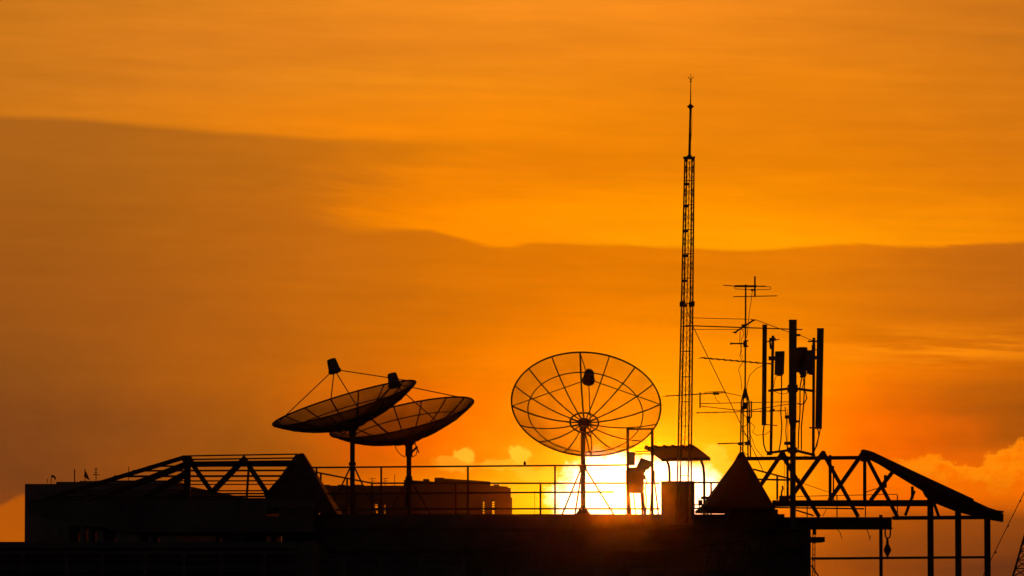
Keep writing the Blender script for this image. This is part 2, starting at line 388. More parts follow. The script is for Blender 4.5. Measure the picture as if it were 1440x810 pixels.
for pts in ([(1092, 645), (1099, 634.5), (1103, 634.5), (1110, 648)], [(1150, 645), (1157, 633.5), (1160, 634), (1166, 646)], [(1207, 645), (1214, 632), (1222, 633.5), (1229, 636), (1224, 648), (1212, 649)]):
    P('ridge_plate', M_STEEL, fr, lambda b: b.pprism(pts, 97.85, .12))
P('roof_sheet', M_SHEET, fr, lambda b: b.pprism([(1214, 631.6), (1228, 635.5), (1293, 666.3), (1369, 701.5), (1369.5, 704), (1390, 713.5), (1402, 717.5), (1411.5, 718.5), (1411.5, 721), (1398, 721.5), (1370, 712), (1300, 681), (1224, 643)], 97.6, .9))
P('hip_rafter', M_STEEL, fr, lambda b: b.pprism([(1224, 644.3), (1300, 680.3), (1370, 712.3), (1411.3, 722.3), (1411, 734), (1385, 729.5), (1345, 719), (1312, 706), (1302, 698), (1298, 690), (1255, 664)], 97.75, .22))
for k in range(5):
    Yk = 98.8 + k * .8
    fbar('rafter', 1226, 643, 1400, 722, 5, Yk, 3) if k < 2 else None
fbar('eave_beam', 1255, 728.5, 1390, 727.5, 5.4, 98.2)
fbar('side_rail', 1141, 785.5, 1392, 783.5, 3.4, 98.5, 3)
for x, y0, w, Yc in ((1239, 724, 4.6, 98.4), (1309, 700, 8.2, 98.3), (1348, 715, 8.2, 98.35), (1389, 724, 8.2, 98.4)):
    P('column', M_STEEL, fr, lambda b: b.box((at(x - w / 2, 780, Yc).x, Yc, AZ), (at(x + w / 2, 780, Yc).x, Yc + m(w, Yc), at(x, y0, Yc).z)))
fbar('strut', 1313, 706, 1320, 726, 3.4, 98.2)
fbar('strut', 1283, 684, 1283, 701, 2, 98.4); fbar('strut', 1286, 690, 1273, 725, 1.6, 98.45); fbar('strut', 1245, 668, 1245, 686, 2.2, 98.3)
fbar('strut', 1214, 693, 1233, 687, 1.2, 98.3); fbar('strut', 1118, 717, 1144, 725, 2, 98.9)
P('tap', M_STEEL, fr, lambda b: (b.tube([at(1099, 704, 98.1), at(1099, 692, 98.1), at(1101, 687, 98.1), at(1100, 683, 98.1)], m(1.3, 98)), b.pbox(1096, 697, 1110, 703.5, 98.05, .1)))
wire = thing('safety_line', at(1150, 703, 100), 'thin horizontal safety line with posts behind the right truss', 'railing')
P('line', M_STEEL, wire, lambda b: (b.tube([at(1120, 698, 104), at(1262, 695, 104)], m(.6, 104), 6), b.tube([at(1130, 680, 104), at(1165, 692, 104)], m(.45, 104), 6)))
for x in (1135, 1177, 1217, 1262):
    P('post', M_STEEL, wire, lambda b: b.tube([at(x, 727, 104), at(x, 696, 104)], m(.8, 104), 6))
P('dangling_wire', M_BLACK, wire, lambda b: (b.tube([at(1157, 726, 104), at(1163, 714, 104)], m(.5, 104), 6),))
tw = thing('hanging_wire', at(1185, 744, 98.7), 'short curled wire ends dangling below the crane beam', 'wire')
P('strand', M_BLACK, tw, lambda b: b.tube([at(1176, 743, 98.5), at(1181, 748, 98.5), at(1184, 757, 98.5)], m(.5, 98), 6))
P('strand', M_BLACK, tw, lambda b: (b.tube([at(1219, 744, 98.5), at(1223, 756, 98.5), at(1223.5, 760, 98.5)], m(.5, 98), 6), b.tube([at(1223, 757, 98.5), at(1225, 753, 98.5)], m(.4, 98), 6)))
hk = thing('chain_hoist', at(1248, 783, 98.5), 'small chain hoist hook hanging from the end of the crane beam', 'hoist')
P('shackle', M_STEEL, hk, lambda b: b.tube([at(1244.8, 743, 98.45), at(1244.8, 752, 98.45), at(1246, 755.5, 98.45), at(1248.3, 757, 98.45), at(1251, 755.5, 98.45), at(1252, 752, 98.45), at(1252, 743, 98.45)], m(1.1, 98), 8))
P('hook_block', M_STEEL, hk, lambda b: b.lathe(at(1248, 783, 98.45), (0, 0, 1), [(0, m(1, 98)), (m(4, 98), m(3, 98)), (m(9, 98), m(5.6, 98)), (m(12, 98), m(4.6, 98)), (m(18, 98), m(2, 98)), (m(26, 98), m(1.6, 98))], 14))
lad = thing('ladder', at(1144, 830, 98.4), 'narrow ladder on the right corner of the dark building', 'ladder')
for x in (1142.6, 1145.6):
    P('stile', M_STEEL, lad, lambda b: b.bar(at(x, 838, 98.4), at(x + .6, 742, 98.4), m(1.2, 98)))
P('rungs', M_STEEL, lad, lambda b: [b.tube([at(1142.6, y, 98.4), at(1146, y, 98.4)], m(.6, 98), 6) for y in range(748, 836, 8)])
P('stay', M_STEEL, lad, lambda b: b.bar(at(1141, 795, 98.4), at(1154, 815, 98.4), m(2, 98)))
P('bracket', M_STEEL, lad, lambda b: b.pbox(1144, 744.5, 1148, 752, 98.35, .08))

# ------------------------------------------------------------------ lattice tower
TY = 98.4
tw_ = thing('lattice_tower', at(961, 737, TY), 'tall slim square lattice tower with lightning spike on top', 'tower')
def tcx(y): return 961.3 + (737 - y) * (969.6 - 961.3) / (737 - 219)
def tR(y): return (11.7 + (219 + (y - 219) - 737) * (11.7 - 7.4) / (737 - 219)) 
ang0 = math.atan2(6, 10)
def corner(y, k, grow=0):
    r = m(tR(y) + grow, TY); a = -ang0 - .0 + k * math.pi / 2
    c = at(tcx(y), y, TY)
    return c + Vector((r * math.cos(a), r * math.sin(a), 0))
for k in range(4):
    P('leg', M_GALV, tw_, lambda b: b.tube([corner(737, k), corner(220, k)], m(1.05, TY), 8))
ys = [736, 703, 669, 633, 599, 565, 530, 494, 459, 427, 391, 357, 323, 288, 254, 222]
P('bracing', M_GALV, tw_, lambda b: [[b.tube([corner(y, k), corner(y, (k + 1) % 4)], m(.42, TY), 6) for k in range(4)] for y in ys] +
  [[(b.tube([corner(ys[i], k), corner(ys[i + 1], (k + 1) % 4)], m(.27, TY), 5), b.tube([corner(ys[i], (k + 1) % 4), corner(ys[i + 1], k)], m(.27, TY), 5)) for k in range(4)] for i in range(len(ys) - 1)])
for k in range(4):
    P('joint_flange', M_GALV, tw_, lambda b: b.tube([corner(424, k, .4), corner(431, k, .4)], m(2.3, TY), 8))
for y in (259, 290, 325, 360, 395, 430):
    P('cable_clamp', M_BLACK, tw_, lambda b: b.pbox(tcx(y) - 6.5, y - 2, tcx(y) + .5, y + 1.2, TY - .1, .1))
P('cable', M_BLACK, tw_, lambda b: b.tube([at(tcx(y) + 0.3 * math.sin(y), y, TY - .06) for y in range(226, 640, 20)], m(.6, TY), 6))
P('top_plate', M_GALV, tw_, lambda b: (b.pprism([(961, 220), (978, 220.5), (977, 223), (962, 222.5)], TY - .12, .24), b.pprism([(962.5, 223), (965, 223), (965, 228)], TY - .1, .05), b.pprism([(974, 223), (976.5, 223), (974, 228)], TY - .1, .05)))
P('spire_pole', M_GALV, tw_, lambda b: (b.tube([at(969.6, 222, TY), at(970.9, 150, TY)], m(1.9, TY), 10, m(1.35, TY)), b.lathe(at(969.6, 221, TY), (0, 0, 1), [(0, m(4.5, TY)), (m(4, TY), m(1.8, TY))], 10)))
P('insulator', M_GALV, tw_, lambda b: b.lathe(at(971, 154.5, TY), (0, 0, 1), [(0, m(1.2, TY)), (m(3, TY), m(3, TY)), (m(4.6, TY), m(5, TY)), (m(5.4, TY), m(5, TY)), (m(6.6, TY), m(2.6, TY)), (m(9, TY), m(.9, TY))], 14))
sk = P('lightning_rod', M_GALV, tw_, lambda b: (b.tube([at(971, 150, TY), at(971.5, 104, TY)], m(.9, TY), 8, m(.35, TY)), b.lathe(at(971.4, 116, TY), (0, 0, 1), [(0, m(.5, TY)), (m(1.5, TY), m(1.5, TY)), (m(3, TY), m(.5, TY))], 10)))
P('tine', M_GALV, sk, lambda b: (b.tube([at(971.4, 112.5, TY), at(967.3, 108, TY)], m(.5, TY), 6), b.tube([at(971.4, 112.5, TY), at(975.3, 108, TY)], m(.5, TY), 6)))
P('down_wire', M_BLACK, tw_, lambda b: b.tube([at(972.4, 152, TY), at(973.2, 175, TY), at(971.4, 200, TY), at(970.5, 220, TY)], m(.35, TY), 5))
# antenna clamped to the tower
ya = P('boom_antenna', M_GALV, tw_, lambda b: b.tube([at(935, 557, TY + .15), at(1021, 552, TY + .15)], m(.9, TY), 6))
P('element', M_GALV, ya, lambda b: [b.tube([at(x, 557 - (x - 935) * 5 / 86, TY + .15) + Vector((-.06, -.3, -.02)), at(x, 557 - (x - 935) * 5 / 86, TY + .15) + Vector((.06, .3, .02))], m(.5, TY), 5) for x in (936, 944, 951, 976, 990, 998, 1008, 1016)])
P('dipole_box', M_BLACK, ya, lambda b: (b.pbox(1003, 551.5, 1011, 555, TY + .1, .08), b.tube([at(990, 553.6, TY + .1), at(992, 551.5, TY + .1), at(1018, 550.2, TY + .1), at(1021, 552, TY + .1)], m(.5, TY), 5)))
P('thin_aerial', M_GALV, tw_, lambda b: b.tube([at(964, 457.8, TY), at(1128, 463.5, TY + 2)], m(.9, TY), 6))

# ------------------------------------------------------------------ canopy, control box, equipment
cb = one(MB().pbox(930, 676.5, 977, 738, 98.8, .19), 'control_cabinet', M_GREY, at(953, 738, 98.9), 'plain upright cabinet behind the tower foot, under the canopy', 'cabinet')
P('door', M_GREY, cb, lambda b: b.pbox(932.5, 679, 952.8, 735, 98.775, .022)); P('door', M_GREY, cb, lambda b: b.pbox(953.6, 679, 974.5, 735, 98.775, .022))
P('handle', M_BLACK, cb, lambda b: b.pbox(950, 703, 951.5, 712, 98.75, .022))
cn = thing('canopy', at(963, 723, 99.5), 'small sheet roofed canopy on two curved pipes over the cabinet', 'canopy')
b = MB(); c4 = [at(906, 627, 99.0), at(977, 625.2, 99.0), at(998, 643.2, 100.2), at(930, 644.5, 100.2)]
c4 = [at(906, 628, 100.6), at(976, 626, 100.6), at(999, 643.5, 99.2), at(930, 644.8, 99.2)]
b.prism([p - Vector((0, 0, .035)) for p in c4], c4); b.build('roof_sheet', M_SHEET, cn)
P('sheet_rib', M_SHEET, cn, lambda b: [b.bar(c4[0].lerp(c4[1], t) + Vector((0, 0, .012)), c4[0].lerp(c4[1], t).lerp(c4[3].lerp(c4[2], t), .16) + Vector((0, 0, .012)), .05, .03) for t in (.04, .22, .4, .57, .75, .93)])
P('fascia', M_STEEL, cn, lambda b: (b.bar(c4[3] - Vector((0, 0, .03)), c4[2] - Vector((0, 0, .03)), .05, .06), b.bar(c4[0] - Vector((0, 0, .03)), c4[1] - Vector((0, 0, .03)), .05, .06)))
P('curved_pipe', M_STEEL, cn, lambda b: b.tube([at(934, 644, 99.6), at(938, 648, 99.6), at(940.7, 655, 99.6), at(941.5, 665, 99.6), at(941.5, 678, 99.6), Vector((at(941.5, 700, 99.6).x, 99.6, ROOF))], m(1.9, 99.6), 10))
P('curved_pipe', M_STEEL, cn, lambda b: b.tube([at(982, 643, 99.6), at(986, 647, 99.6), at(989, 656, 99.6), at(990.2, 668, 99.6), at(990.4, 690, 99.6), Vector((at(990.4, 700, 99.6).x, 99.6, ROOF))], m(1.9, 99.6), 10))
vl = thing('valve_assembly', at(990, 723, 100), 'small pipe and valve cluster beside the right canopy pipe', 'valve')
P('pipe', M_STEEL, vl, lambda b: (b.tube([at(977, 710, 100.3), at(998, 710, 100.3)], m(1, 100)), b.tube([at(984, 722, 100.3), at(984, 704, 100.3)], m(1, 100)), b.tube([at(995, 723, 100.3), at(995, 700, 100.3)], m(1.2, 100)), b.tube([at(978, 722, 100.3), at(990, 715, 100.3)], m(1, 100))))
P('valve_body', M_STEEL, vl, lambda b: (b.pbox(982, 703, 988, 709, 100.2, .12), b.pbox(986, 698, 996, 702, 100.2, .12), b.pbox(993, 709, 998, 722, 100.25, .1)))
P('hand_wheel', M_STEEL, vl, lambda b: b.lathe(at(984, 702, 100.26), (0, 0, 1), [(0, m(2.5, 100)), (m(1, 100), m(2.5, 100))], 10))

ef = thing('equipment_frame', at(900, 723, 99.3), 'upright open pipe frame right of the face on dish', 'frame')
for x in (882.8, 917.3):
    P('post', M_STEEL, ef, lambda b: b.bar(Vector((at(x, 700, 99.3).x, 99.3, ROOF)), at(x, 602, 99.3), m(4.0, 99)))
P('top_bar', M_STEEL, ef, lambda b: b.bar(at(881, 603.6, 99.3), at(919, 603.2, 99.3), m(2.6, 99)))
P('shelf_bar', M_STEEL, ef, lambda b: (b.bar(at(893, 635, 99.32), at(916, 634.6, 99.32), m(1.3, 99)), b.bar(at(893, 638.6, 99.32), at(916, 638.4, 99.32), m(1.3, 99))))
P('side_stay', M_STEEL, ef, lambda b: (b.bar(at(918.5, 661, 99.2), at(926, 724, 99.2), m(2, 99)), b.bar(at(918, 663, 99.3), at(914, 724, 99.3), m(1.8, 99)), b.bar(at(881, 661, 99.2), at(886, 724, 99.2), m(2, 99)), b.pbox(916, 662, 921, 671, 99.22, .07)))
jb = one(MB().pbox(884, 635.5, 893, 654, 99.2, .2), 'junction_box', M_GREY, at(888, 654, 99.2), 'small upright junction box inside the top of the pipe frame', 'electrical box')
P('lid', M_GREY, jb, lambda b: b.pbox(885, 637, 892, 652.5, 99.18, .018))
cab = thing('electrical_cabinet', at(895, 723, 99.3), 'boxy cabinet standing on thin legs inside the pipe frame', 'cabinet')
P('body', M_GREY, cab, lambda b: b.pprism([(880.5, 661), (884, 661), (884, 657.5), (897, 656.8), (906, 662), (905.5, 676), (905.8, 688), (903.6, 693.5), (884, 693), (880.5, 690)], 99.25, .3))
P('door', M_GREY, cab, lambda b: b.pbox(886.5, 661, 902.5, 689.5, 99.22, .028))
for x0, x1 in ((885, 887.5), (890.5, 894), (902, 903.5), (904, 907)):
    P('leg', M_STEEL, cab, lambda b: b.bar(at(x0, 691, 99.35), at(x1, 725, 99.35), m(3.0 if x0 > 900 else 1.5, 99)))
P('cable_gland', M_BLACK, cab, lambda b: (b.pbox(903, 668, 908, 674, 99.3, .08), b.tube([at(907, 671, 99.3), at(910, 676, 99.3), at(907, 686, 99.3), at(909, 700, 99.3), at(908, 724, 99.3)], m(.9, 99), 6)))
fl_ = thing('floodlight', at(902, 657, 99.3), 'tilted box shaped floodlight on top of the legged cabinet', 'floodlight')
P('housing', M_GREY, fl_, lambda b: (b.pprism([(901.5, 643.6), (916, 648.6), (916, 655), (912, 660), (908.5, 660.5), (907.5, 664.5), (904.5, 663), (895, 656.5)], 99.2, .25)))
P('bracket', M_STEEL, fl_, lambda b: b.bar(at(910, 655, 99.3), at(917, 653, 99.3), m(2, 99)))

# ------------------------------------------------------------------ TV aerial mast
AY = 101.5
tv = thing('aerial_mast', at(1048, 650, AY), 'thin television aerial mast with several crossing antennas on a lattice stub', 'aerial mast')
P('mast_pole', M_GALV, tv, lambda b: b.tube([at(1048.7, 400, AY), at(1047.8, 560, AY)], m(1.15, AY), 8))
legs = [(1041, -.08), (1044.5, .08), (1052, .08), (1055.5, -.08)]
for i, (x, dy) in enumerate(legs):
    P('stub_leg', M_GALV, tv, lambda b: b.tube([at(1047.8 + (x - 1048) * .15, 548, AY), at(1047.8 + (x - 1048) * .75, 565, AY + dy * .7), at(x, 645, AY + dy)], m(1.05, AY), 6))
P('stub_cone', M_GALV, tv, lambda b: b.lathe(at(1047.8, 560, AY), (0, 0, 1), [(0, m(4, AY)), (m(16, AY), m(1.2, AY))], 10))
P('stub_bracing', M_GALV, tv, lambda b: [b.tube([at(1041.5 if i % 2 else 1055, y, AY - .06), at(1055 if i % 2 else 1041.5, y + 13, AY - .06)], m(.5, AY), 5) for i, y in enumerate(range(566, 640, 13))] + [b.pbox(1046, 566, 1052, 575, AY - .1, .06), b.pbox(1043, 571, 1048, 576, AY - .1, .06), b.pbox(1050, 585, 1055, 595, AY - .1, .06)])
# top folded dipole
ta = P('top_antenna', M_GALV, tv, lambda b: (b.tube([at(1061.6, 388.5, AY - .02), at(1061.6, 417.5, AY - .02)], m(1.2, AY), 8), b.tube([at(1033, 402.3, AY), at(1064, 402.6, AY)], m(1.5, AY), 8)))
P('element', M_GALV, ta, lambda b: (b.tube([at(1017, 401, AY), at(1034, 402.5, AY), at(1076, 402.3, AY)], m(.7, AY), 6), b.tube([at(1031, 417.3, AY), at(1093, 416, AY)], m(.7, AY), 6),
   b.tube([at(1064, 402.8, AY), at(1083, 403.3, AY), at(1084.5, 405, AY), at(1083, 407, AY), at(1060, 407.6, AY), at(1034, 406.3, AY), at(1032.7, 404.5, AY), at(1033.5, 402.5, AY)], m(.5, AY), 6)))
P('dipole_box', M_BLACK, ta, lambda b: b.lathe(at(1058, 409, AY), (0, 0, 1), [(0, m(2, AY)), (m(1, AY), m(3, AY)), (m(2.5, AY), m(2.4, AY))], 10))
P('slanted_antenna', M_GALV, tv, lambda b: (b.tube([at(1033, 467.8, AY - .1), at(1060, 450, AY - .1)], m(1.2, AY), 8), b.tube([at(1030, 467, AY - .1), at(1036, 468.6, AY - .1)], m(.8, AY), 6), b.tube([at(1056, 449, AY - .1), at(1062, 451, AY - .1)], m(.8, AY), 6), b.pbox(1043, 456, 1050, 460, AY - .15, .08)))
P('stub_antenna', M_GALV, tv, lambda b: (b.tube([at(1027, 483, AY), at(1048, 483.2, AY)], m(1.2, AY), 6), b.tube([at(1027.5, 481.3, AY), at(1027.5, 485, AY)], m(.8, AY), 6), b.pbox(1045.5, 479, 1050.5, 488, AY - .08, .08), b.tube([at(1048, 479.3, AY), at(1052.5, 479.3, AY)], m(1.1, AY), 6), b.tube([at(1048, 487, AY), at(1052.5, 487, AY)], m(1.1, AY), 6)))
def yagi(x0, y0, x1, y1, n, half, tilt, Y=AY, w=.9, name='yagi_antenna'):
    a_ = P(name, M_GALV, tv, lambda b: b.tube([at(x0, y0, Y), at(x1, y1, Y)], m(w, Y), 6))
    P('element', M_GALV, a_, lambda b: [b.tube([at(x0 + (x1 - x0) * t - half, y0 + (y1 - y0) * t - tilt, Y - .25), at(x0 + (x1 - x0) * t + half, y0 + (y1 - y0) * t + tilt, Y + .25)], m(.5, Y), 5) for t in [(i + .2) / n for i in range(n)]])
yagi(985, 503, 1086, 512, 11, 4.5, -.9)
yagi(979, 580.5, 1105, 577.5, 10, .3, -1.5, w=.7)
yagi(1009, 624, 1054, 622.5, 5, .4, -1.2)
P('loop_antenna', M_GALV, tv, lambda b: (b.tube([at(984.5, 551.5, AY), at(984.5, 574, AY)], m(1, AY), 6), b.tube([at(985, 567.5, AY), at(1111, 565, AY)], m(.6, AY), 6), b.tube([at(985, 571, AY), at(1048, 578, AY), at(1111, 568, AY)], m(.6, AY), 6)))
P('side_rod', M_GALV, tv, lambda b: (b.tube([at(1056.7, 564, AY), at(1056.7, 586, AY), at(1053.5, 590, AY)], m(1, AY), 6), b.pbox(1048, 621, 1055.5, 626, AY - .1, .08), b.pbox(1038, 622, 1045, 626, AY - .1, .08)))
def wob(pts, Y, r=.45, name='cable'):
    P(name, M_BLACK, tv, lambda b: b.tube([at(x, y, Y) for x, y in pts], m(r, Y), 5))
wob([(1058, 409), (1056, 425), (1053.5, 440), (1052, 460), (1050, 475)], AY - .03)
wob([(1044, 463), (1046, 470), (1042, 478), (1043, 486), (1041, 497), (1045, 503)], AY - .05)
wob([(1041, 466), (1040, 480), (1043, 494), (1040, 500), (1044, 508)], AY - .05)
wob([(1046, 508), (1041, 514), (1038.5, 520), (1042, 532), (1043, 548)], AY - .05)
wob([(1077, 512), (1064, 518), (1054, 528), (1050.5, 542), (1050, 560)], AY - .05)
wob([(1055, 594), (1062, 600), (1058, 608), (1064, 612), (1076, 611), (1083, 606)], AY - .05)
wob([(1053, 606), (1058, 618), (1062, 630), (1072, 642)], AY - .05)
wob([(1005, 555), (1007, 562), (1012, 566)], AY - .05)
wob([(1020, 552), (1034, 555), (1043, 557)], AY - .05)

# ------------------------------------------------------------------ phone mast
PY = 97.2
pm = thing('phone_mast', at(1115, 727, PY), 'three sided phone mast with tall panel antennas rising through the right truss', 'phone mast')
P('mast_pole', M_GALV, pm, lambda b: (b.tube([at(1115, 744, PY), at(1115, 580, PY)], m(4.1, PY), 16), b.tube([at(1115, 600, PY), at(1115, 470, PY)], m(3, PY), 12)))
def panel(x0, y0, x1, y1, w, Y, d=.08):
    o = P('panel_antenna', M_GREY, pm, lambda b: b.prism([at(x1 - w / 2, y1, Y - d / 2), at(x1 + w / 2, y1, Y - d / 2), at(x1 + w / 2, y1, Y - d / 2) + Vector((0, d, 0)), at(x1 - w / 2, y1, Y - d / 2) + Vector((0, d, 0))],
                [at(x0 - w / 2, y0, Y - d / 2), at(x0 + w / 2, y0, Y - d / 2), at(x0 + w / 2, y0, Y - d / 2) + Vector((0, d, 0)), at(x0 - w / 2, y0, Y - d / 2) + Vector((0, d, 0))]))
    P('end_cap', M_BLACK, o, lambda b: b.pbox(x0 - w / 2 - .3, y0 - .6, x0 + w / 2 + .3, y0 + .6, Y - d / 2 - .01, d + .02))
    return o
panel(1115.2, 450, 1114.8, 592, 10.6, PY - .25, .12); panel(1075.6, 457, 1074.4, 598, 6.2, PY + .1); panel(1154, 462, 1151.3, 603, 9.2, PY + .1, .1)
P('taper', M_GREY, pm, lambda b: b.pprism([(1109.5, 592), (1120, 592), (1119, 606), (1112, 602)], PY - .2, .12))
for x, x1, y0, y1 in ((1087, 1084, 472, 640), (1144.5, 1143.6, 475, 643)):
    P('side_pipe', M_GALV, pm, lambda b: b.tube([at(x, y0, PY), at(x1, y1, PY)], m(2, PY), 10))
for pts in ([(1081, 549.5), (1115, 546), (1145.5, 550)], [(1080, 637), (1115, 632.5), (1145.5, 640)]):
    P('cross_arm', M_GALV, pm, lambda b: (b.bar(at(*pts[0], PY), at(*pts[1], PY - .25), m(3.4, PY)), b.bar(at(*pts[1], PY - .25), at(*pts[2], PY), m(3.4, PY))))
P('arm_clamp', M_GALV, pm, lambda b: (b.pbox(1108, 541, 1122, 551, PY - .08, .2), b.pbox(1109, 629, 1121, 637, PY - .08, .2), b.pbox(1078.5, 634.5, 1085, 640, PY - .06, .1), b.pbox(1119.5, 469.5, 1125.5, 472.5, PY - .05, .08), b.pbox(1119, 591, 1124, 594, PY - .05, .08)))
for f_ in (lambda b: b.bar(at(1076, 481, PY), at(1096, 477, PY), m(1.4, PY)), lambda b: b.pbox(1082, 475, 1091, 479, PY - .05, .07), lambda b: b.bar(at(1082.5, 478, PY), at(1084, 491, PY), m(2.6, PY)), lambda b: b.bar(at(1077, 597, PY), at(1093, 598.5, PY), m(1.3, PY)),
   lambda b: b.bar(at(1136, 480, PY), at(1150, 480, PY), m(2, PY)), lambda b: b.bar(at(1144, 492, PY), at(1150, 492, PY), m(1.4, PY)), lambda b: b.bar(at(1144, 503, PY), at(1150, 503, PY), m(5, PY)), lambda b: b.bar(at(1138, 601.5, PY), at(1152, 602, PY), m(2, PY)), lambda b: b.bar(at(1144, 485, PY), at(1144, 500, PY), m(5, PY)),
   lambda b: b.pbox(1081, 501, 1092, 506.5, PY - .04, .08), lambda b: b.pbox(1085, 575, 1089.5, 578.5, PY - .05, .08), lambda b: b.pbox(1104, 584, 1112, 588.5, PY - .1, .1), lambda b: b.pbox(1103, 621, 1112, 625.5, PY - .1, .1)):
    P('antenna_bracket', M_GALV, pm, f_)
for pts, d in (([(1090.5, 494), (1103.5, 493.6), (1102.5, 526), (1089.7, 527)], .16), ([(1109.7, 489), (1135.5, 488.5), (1136, 521), (1110, 522)], .12), ([(1135.9, 492.5), (1146.3, 492), (1146.3, 525), (1135, 525.5)], .17), ([(1123, 488), (1134, 488), (1134, 529), (1127, 529), (1122, 519)], .2)):
    rb = P('radio_unit', M_GREY, pm, lambda b: b.pprism(pts, PY - .1, d))
    x0_, x1_, y1_ = min(p[0] for p in pts) + 3, max(p[0] for p in pts) - 3, max(p[1] for p in pts)
    P('connector', M_BLACK, rb, lambda b: b.pbox(x0_, y1_ - .5, x1_, y1_ + 1.6, PY - .06, .06))
def pc(pts, r=.9):
    P('feed_cable', M_BLACK, pm, lambda b: b.tube([at(x, y, PY - .05) for x, y in pts], m(r, PY), 6))
pc([(1099, 527), (1099, 560), (1098, 580), (1099.5, 600), (1098, 620), (1095.5, 634)])
pc([(1092, 528), (1089, 536), (1088, 545)], .4)
pc([(1074.5, 598), (1073, 610), (1074, 625), (1077, 634), (1083, 640)], 1.0)
pc([(1129, 522), (1125, 545), (1125, 580), (1123, 610), (1122.5, 632)])
pc([(1132, 524), (1131, 550), (1130, 570), (1127, 600), (1127, 633)])
pc([(1128, 524), (1130.5, 538), (1128, 546)], .7)
pc([(1127, 546), (1133, 552), (1134.5, 560), (1131, 567), (1126, 569), (1121, 567)], 1.0)
pc([(1150, 603), (1151.5, 612), (1149, 626), (1144, 636)], .8); pc([(1153.5, 603), (1152, 612), (1148, 626), (1144, 638)], .8)
pc([(1104, 572), (1106, 590), (1105, 606), (1107, 632)], .7); pc([(1107, 575), (1108, 600), (1108, 632)], .4)
pc([(1086, 549), (1095, 553), (1103, 554), (1109, 552)], .5); pc([(1131, 640), (1136, 643.5), (1142, 642)], .5)
pc([(1103, 641), (1103, 700)], .3); pc([(1107, 641), (1107, 700)], .3)

# ------------------------------------------------------------------ loose lines
def cable(label, pts, r, name='cable'):
    b = MB().tube(pts, r, 6); return one(b, name, M_BLACK, pts[0], label, 'cable')
def sag(p, q, s, n=12): return [p.lerp(q, i / n) - Vector((0, 0, 4 * s * (i / n) * (1 - i / n))) for i in range(n + 1)]
cable('uppermost thin cable from the lattice tower past the aerial mast to the phone mast', [at(975, 447, TY), at(1048, 448.8, AY - .2), at(1062, 449.5, AY - .2), at(1112, 468, PY)], m(.5, 98))
cable('short thin cable just below the long boom between tower and aerial mast', [at(975, 463.3, TY), at(1046, 463.3, AY - .1)], m(.45, 98))
cable('slanting cable from the phone mast to the right panel antenna', [at(1124, 471, PY), at(1145, 480, PY)], m(.45, 98))
cable('guy cable slanting down right from the lattice tower towards the truss', [at(966, 437, TY), at(975, 460, TY), at(1022, 556, TY + 1.5), at(1060, 634, TY + 3), at(1073, 662, TY + 3.5)], m(.55, 98))
gy = one(MB().tube([at(1462, 645, 140), at(1440, 693, 140), at(1392, 790, 140), at(1380, 815, 140)], m(.55, 140), 6), 'guy_wire', M_BLACK, at(1380, 815, 140), 'thin guy wire with insulators slanting at the right edge', 'guy wire')
P('insulator', M_BLACK, gy, lambda b: [b.lathe(at(x, y, 140), at(1440, 693, 140) - at(1392, 790, 140), [(0, m(.6, 140)), (m(1.5, 140), m(1.4, 140)), (m(3, 140), m(.6, 140))], 8) for x, y in ((1434, 706), (1417, 741), (1399.5, 778))])
cr = thing('far_lattice_mast', at(1420, 850, 140), 'leaning lattice mast cut off at the lower right corner', 'mast')
def cpt(s, t): return at(1424 + (1444 - 1424) * t + s * 19 * (1 - t * .5), 812 + (742 - 812) * t, 140)
for s in (0, 1):
    P('chord', M_STEEL, cr, lambda b: b.tube([cpt(s, -.6), cpt(s, 1.3)], m(1.5, 140), 8))
P('lacing', M_STEEL, cr, lambda b: [(b.tube([cpt(0, t), cpt(1, t)], m(.8, 140), 5), b.tube([cpt(0, t), cpt(1, t + .17)], m(.8, 140), 5), b.tube([cpt(1, t), cpt(0, t + .17)], m(.6, 140), 5)) for t in [i * .17 - .5 for i in range(10)]])

# ------------------------------------------------------------------ far blocks
def pz(px, py, Y): return at(px, py, Y)
fb = thing('far_office_block', (at(130, 700, 400).x, 410, 0), 'wide plain grey far block behind the left pavilion', 'building')
zb = at(100, 680.5, 400).z
b = MB(); xa, xb = at(35, 690, 400).x, at(250, 690, 400).x
zc_ = zb
b.prism([(xa, 400, 0), (xb, 400, 0), (at(396, 700, 480).x, 480, 0), (at(250, 700, 480).x, 480, 0), (xa + 2, 430, 0)],
        [(xa, 400, zc_), (xb, 400, zc_), (at(396, 700, 480).x, 480, zc_), (at(250, 700, 480).x, 480, zc_), (xa + 2, 430, zc_)])
b.build('wall', M_FARW, fb)
P('roof_upstand', M_FARW, fb, lambda b: (b.pbox(79, 677.5, 138, 680.6, 401, 8), b.pbox(112, 676.3, 250, 680.6, 403, 8)))
P('band', M_FARB, fb, lambda b: b.pbox(36, 703, 249, 704, 399.9, .1))
for i in range(9):
    x = 60 + i * 22
    P('window', M_GREY, fb, lambda b: b.pbox(x, 742, x + 9, 758, 399.92, .1))
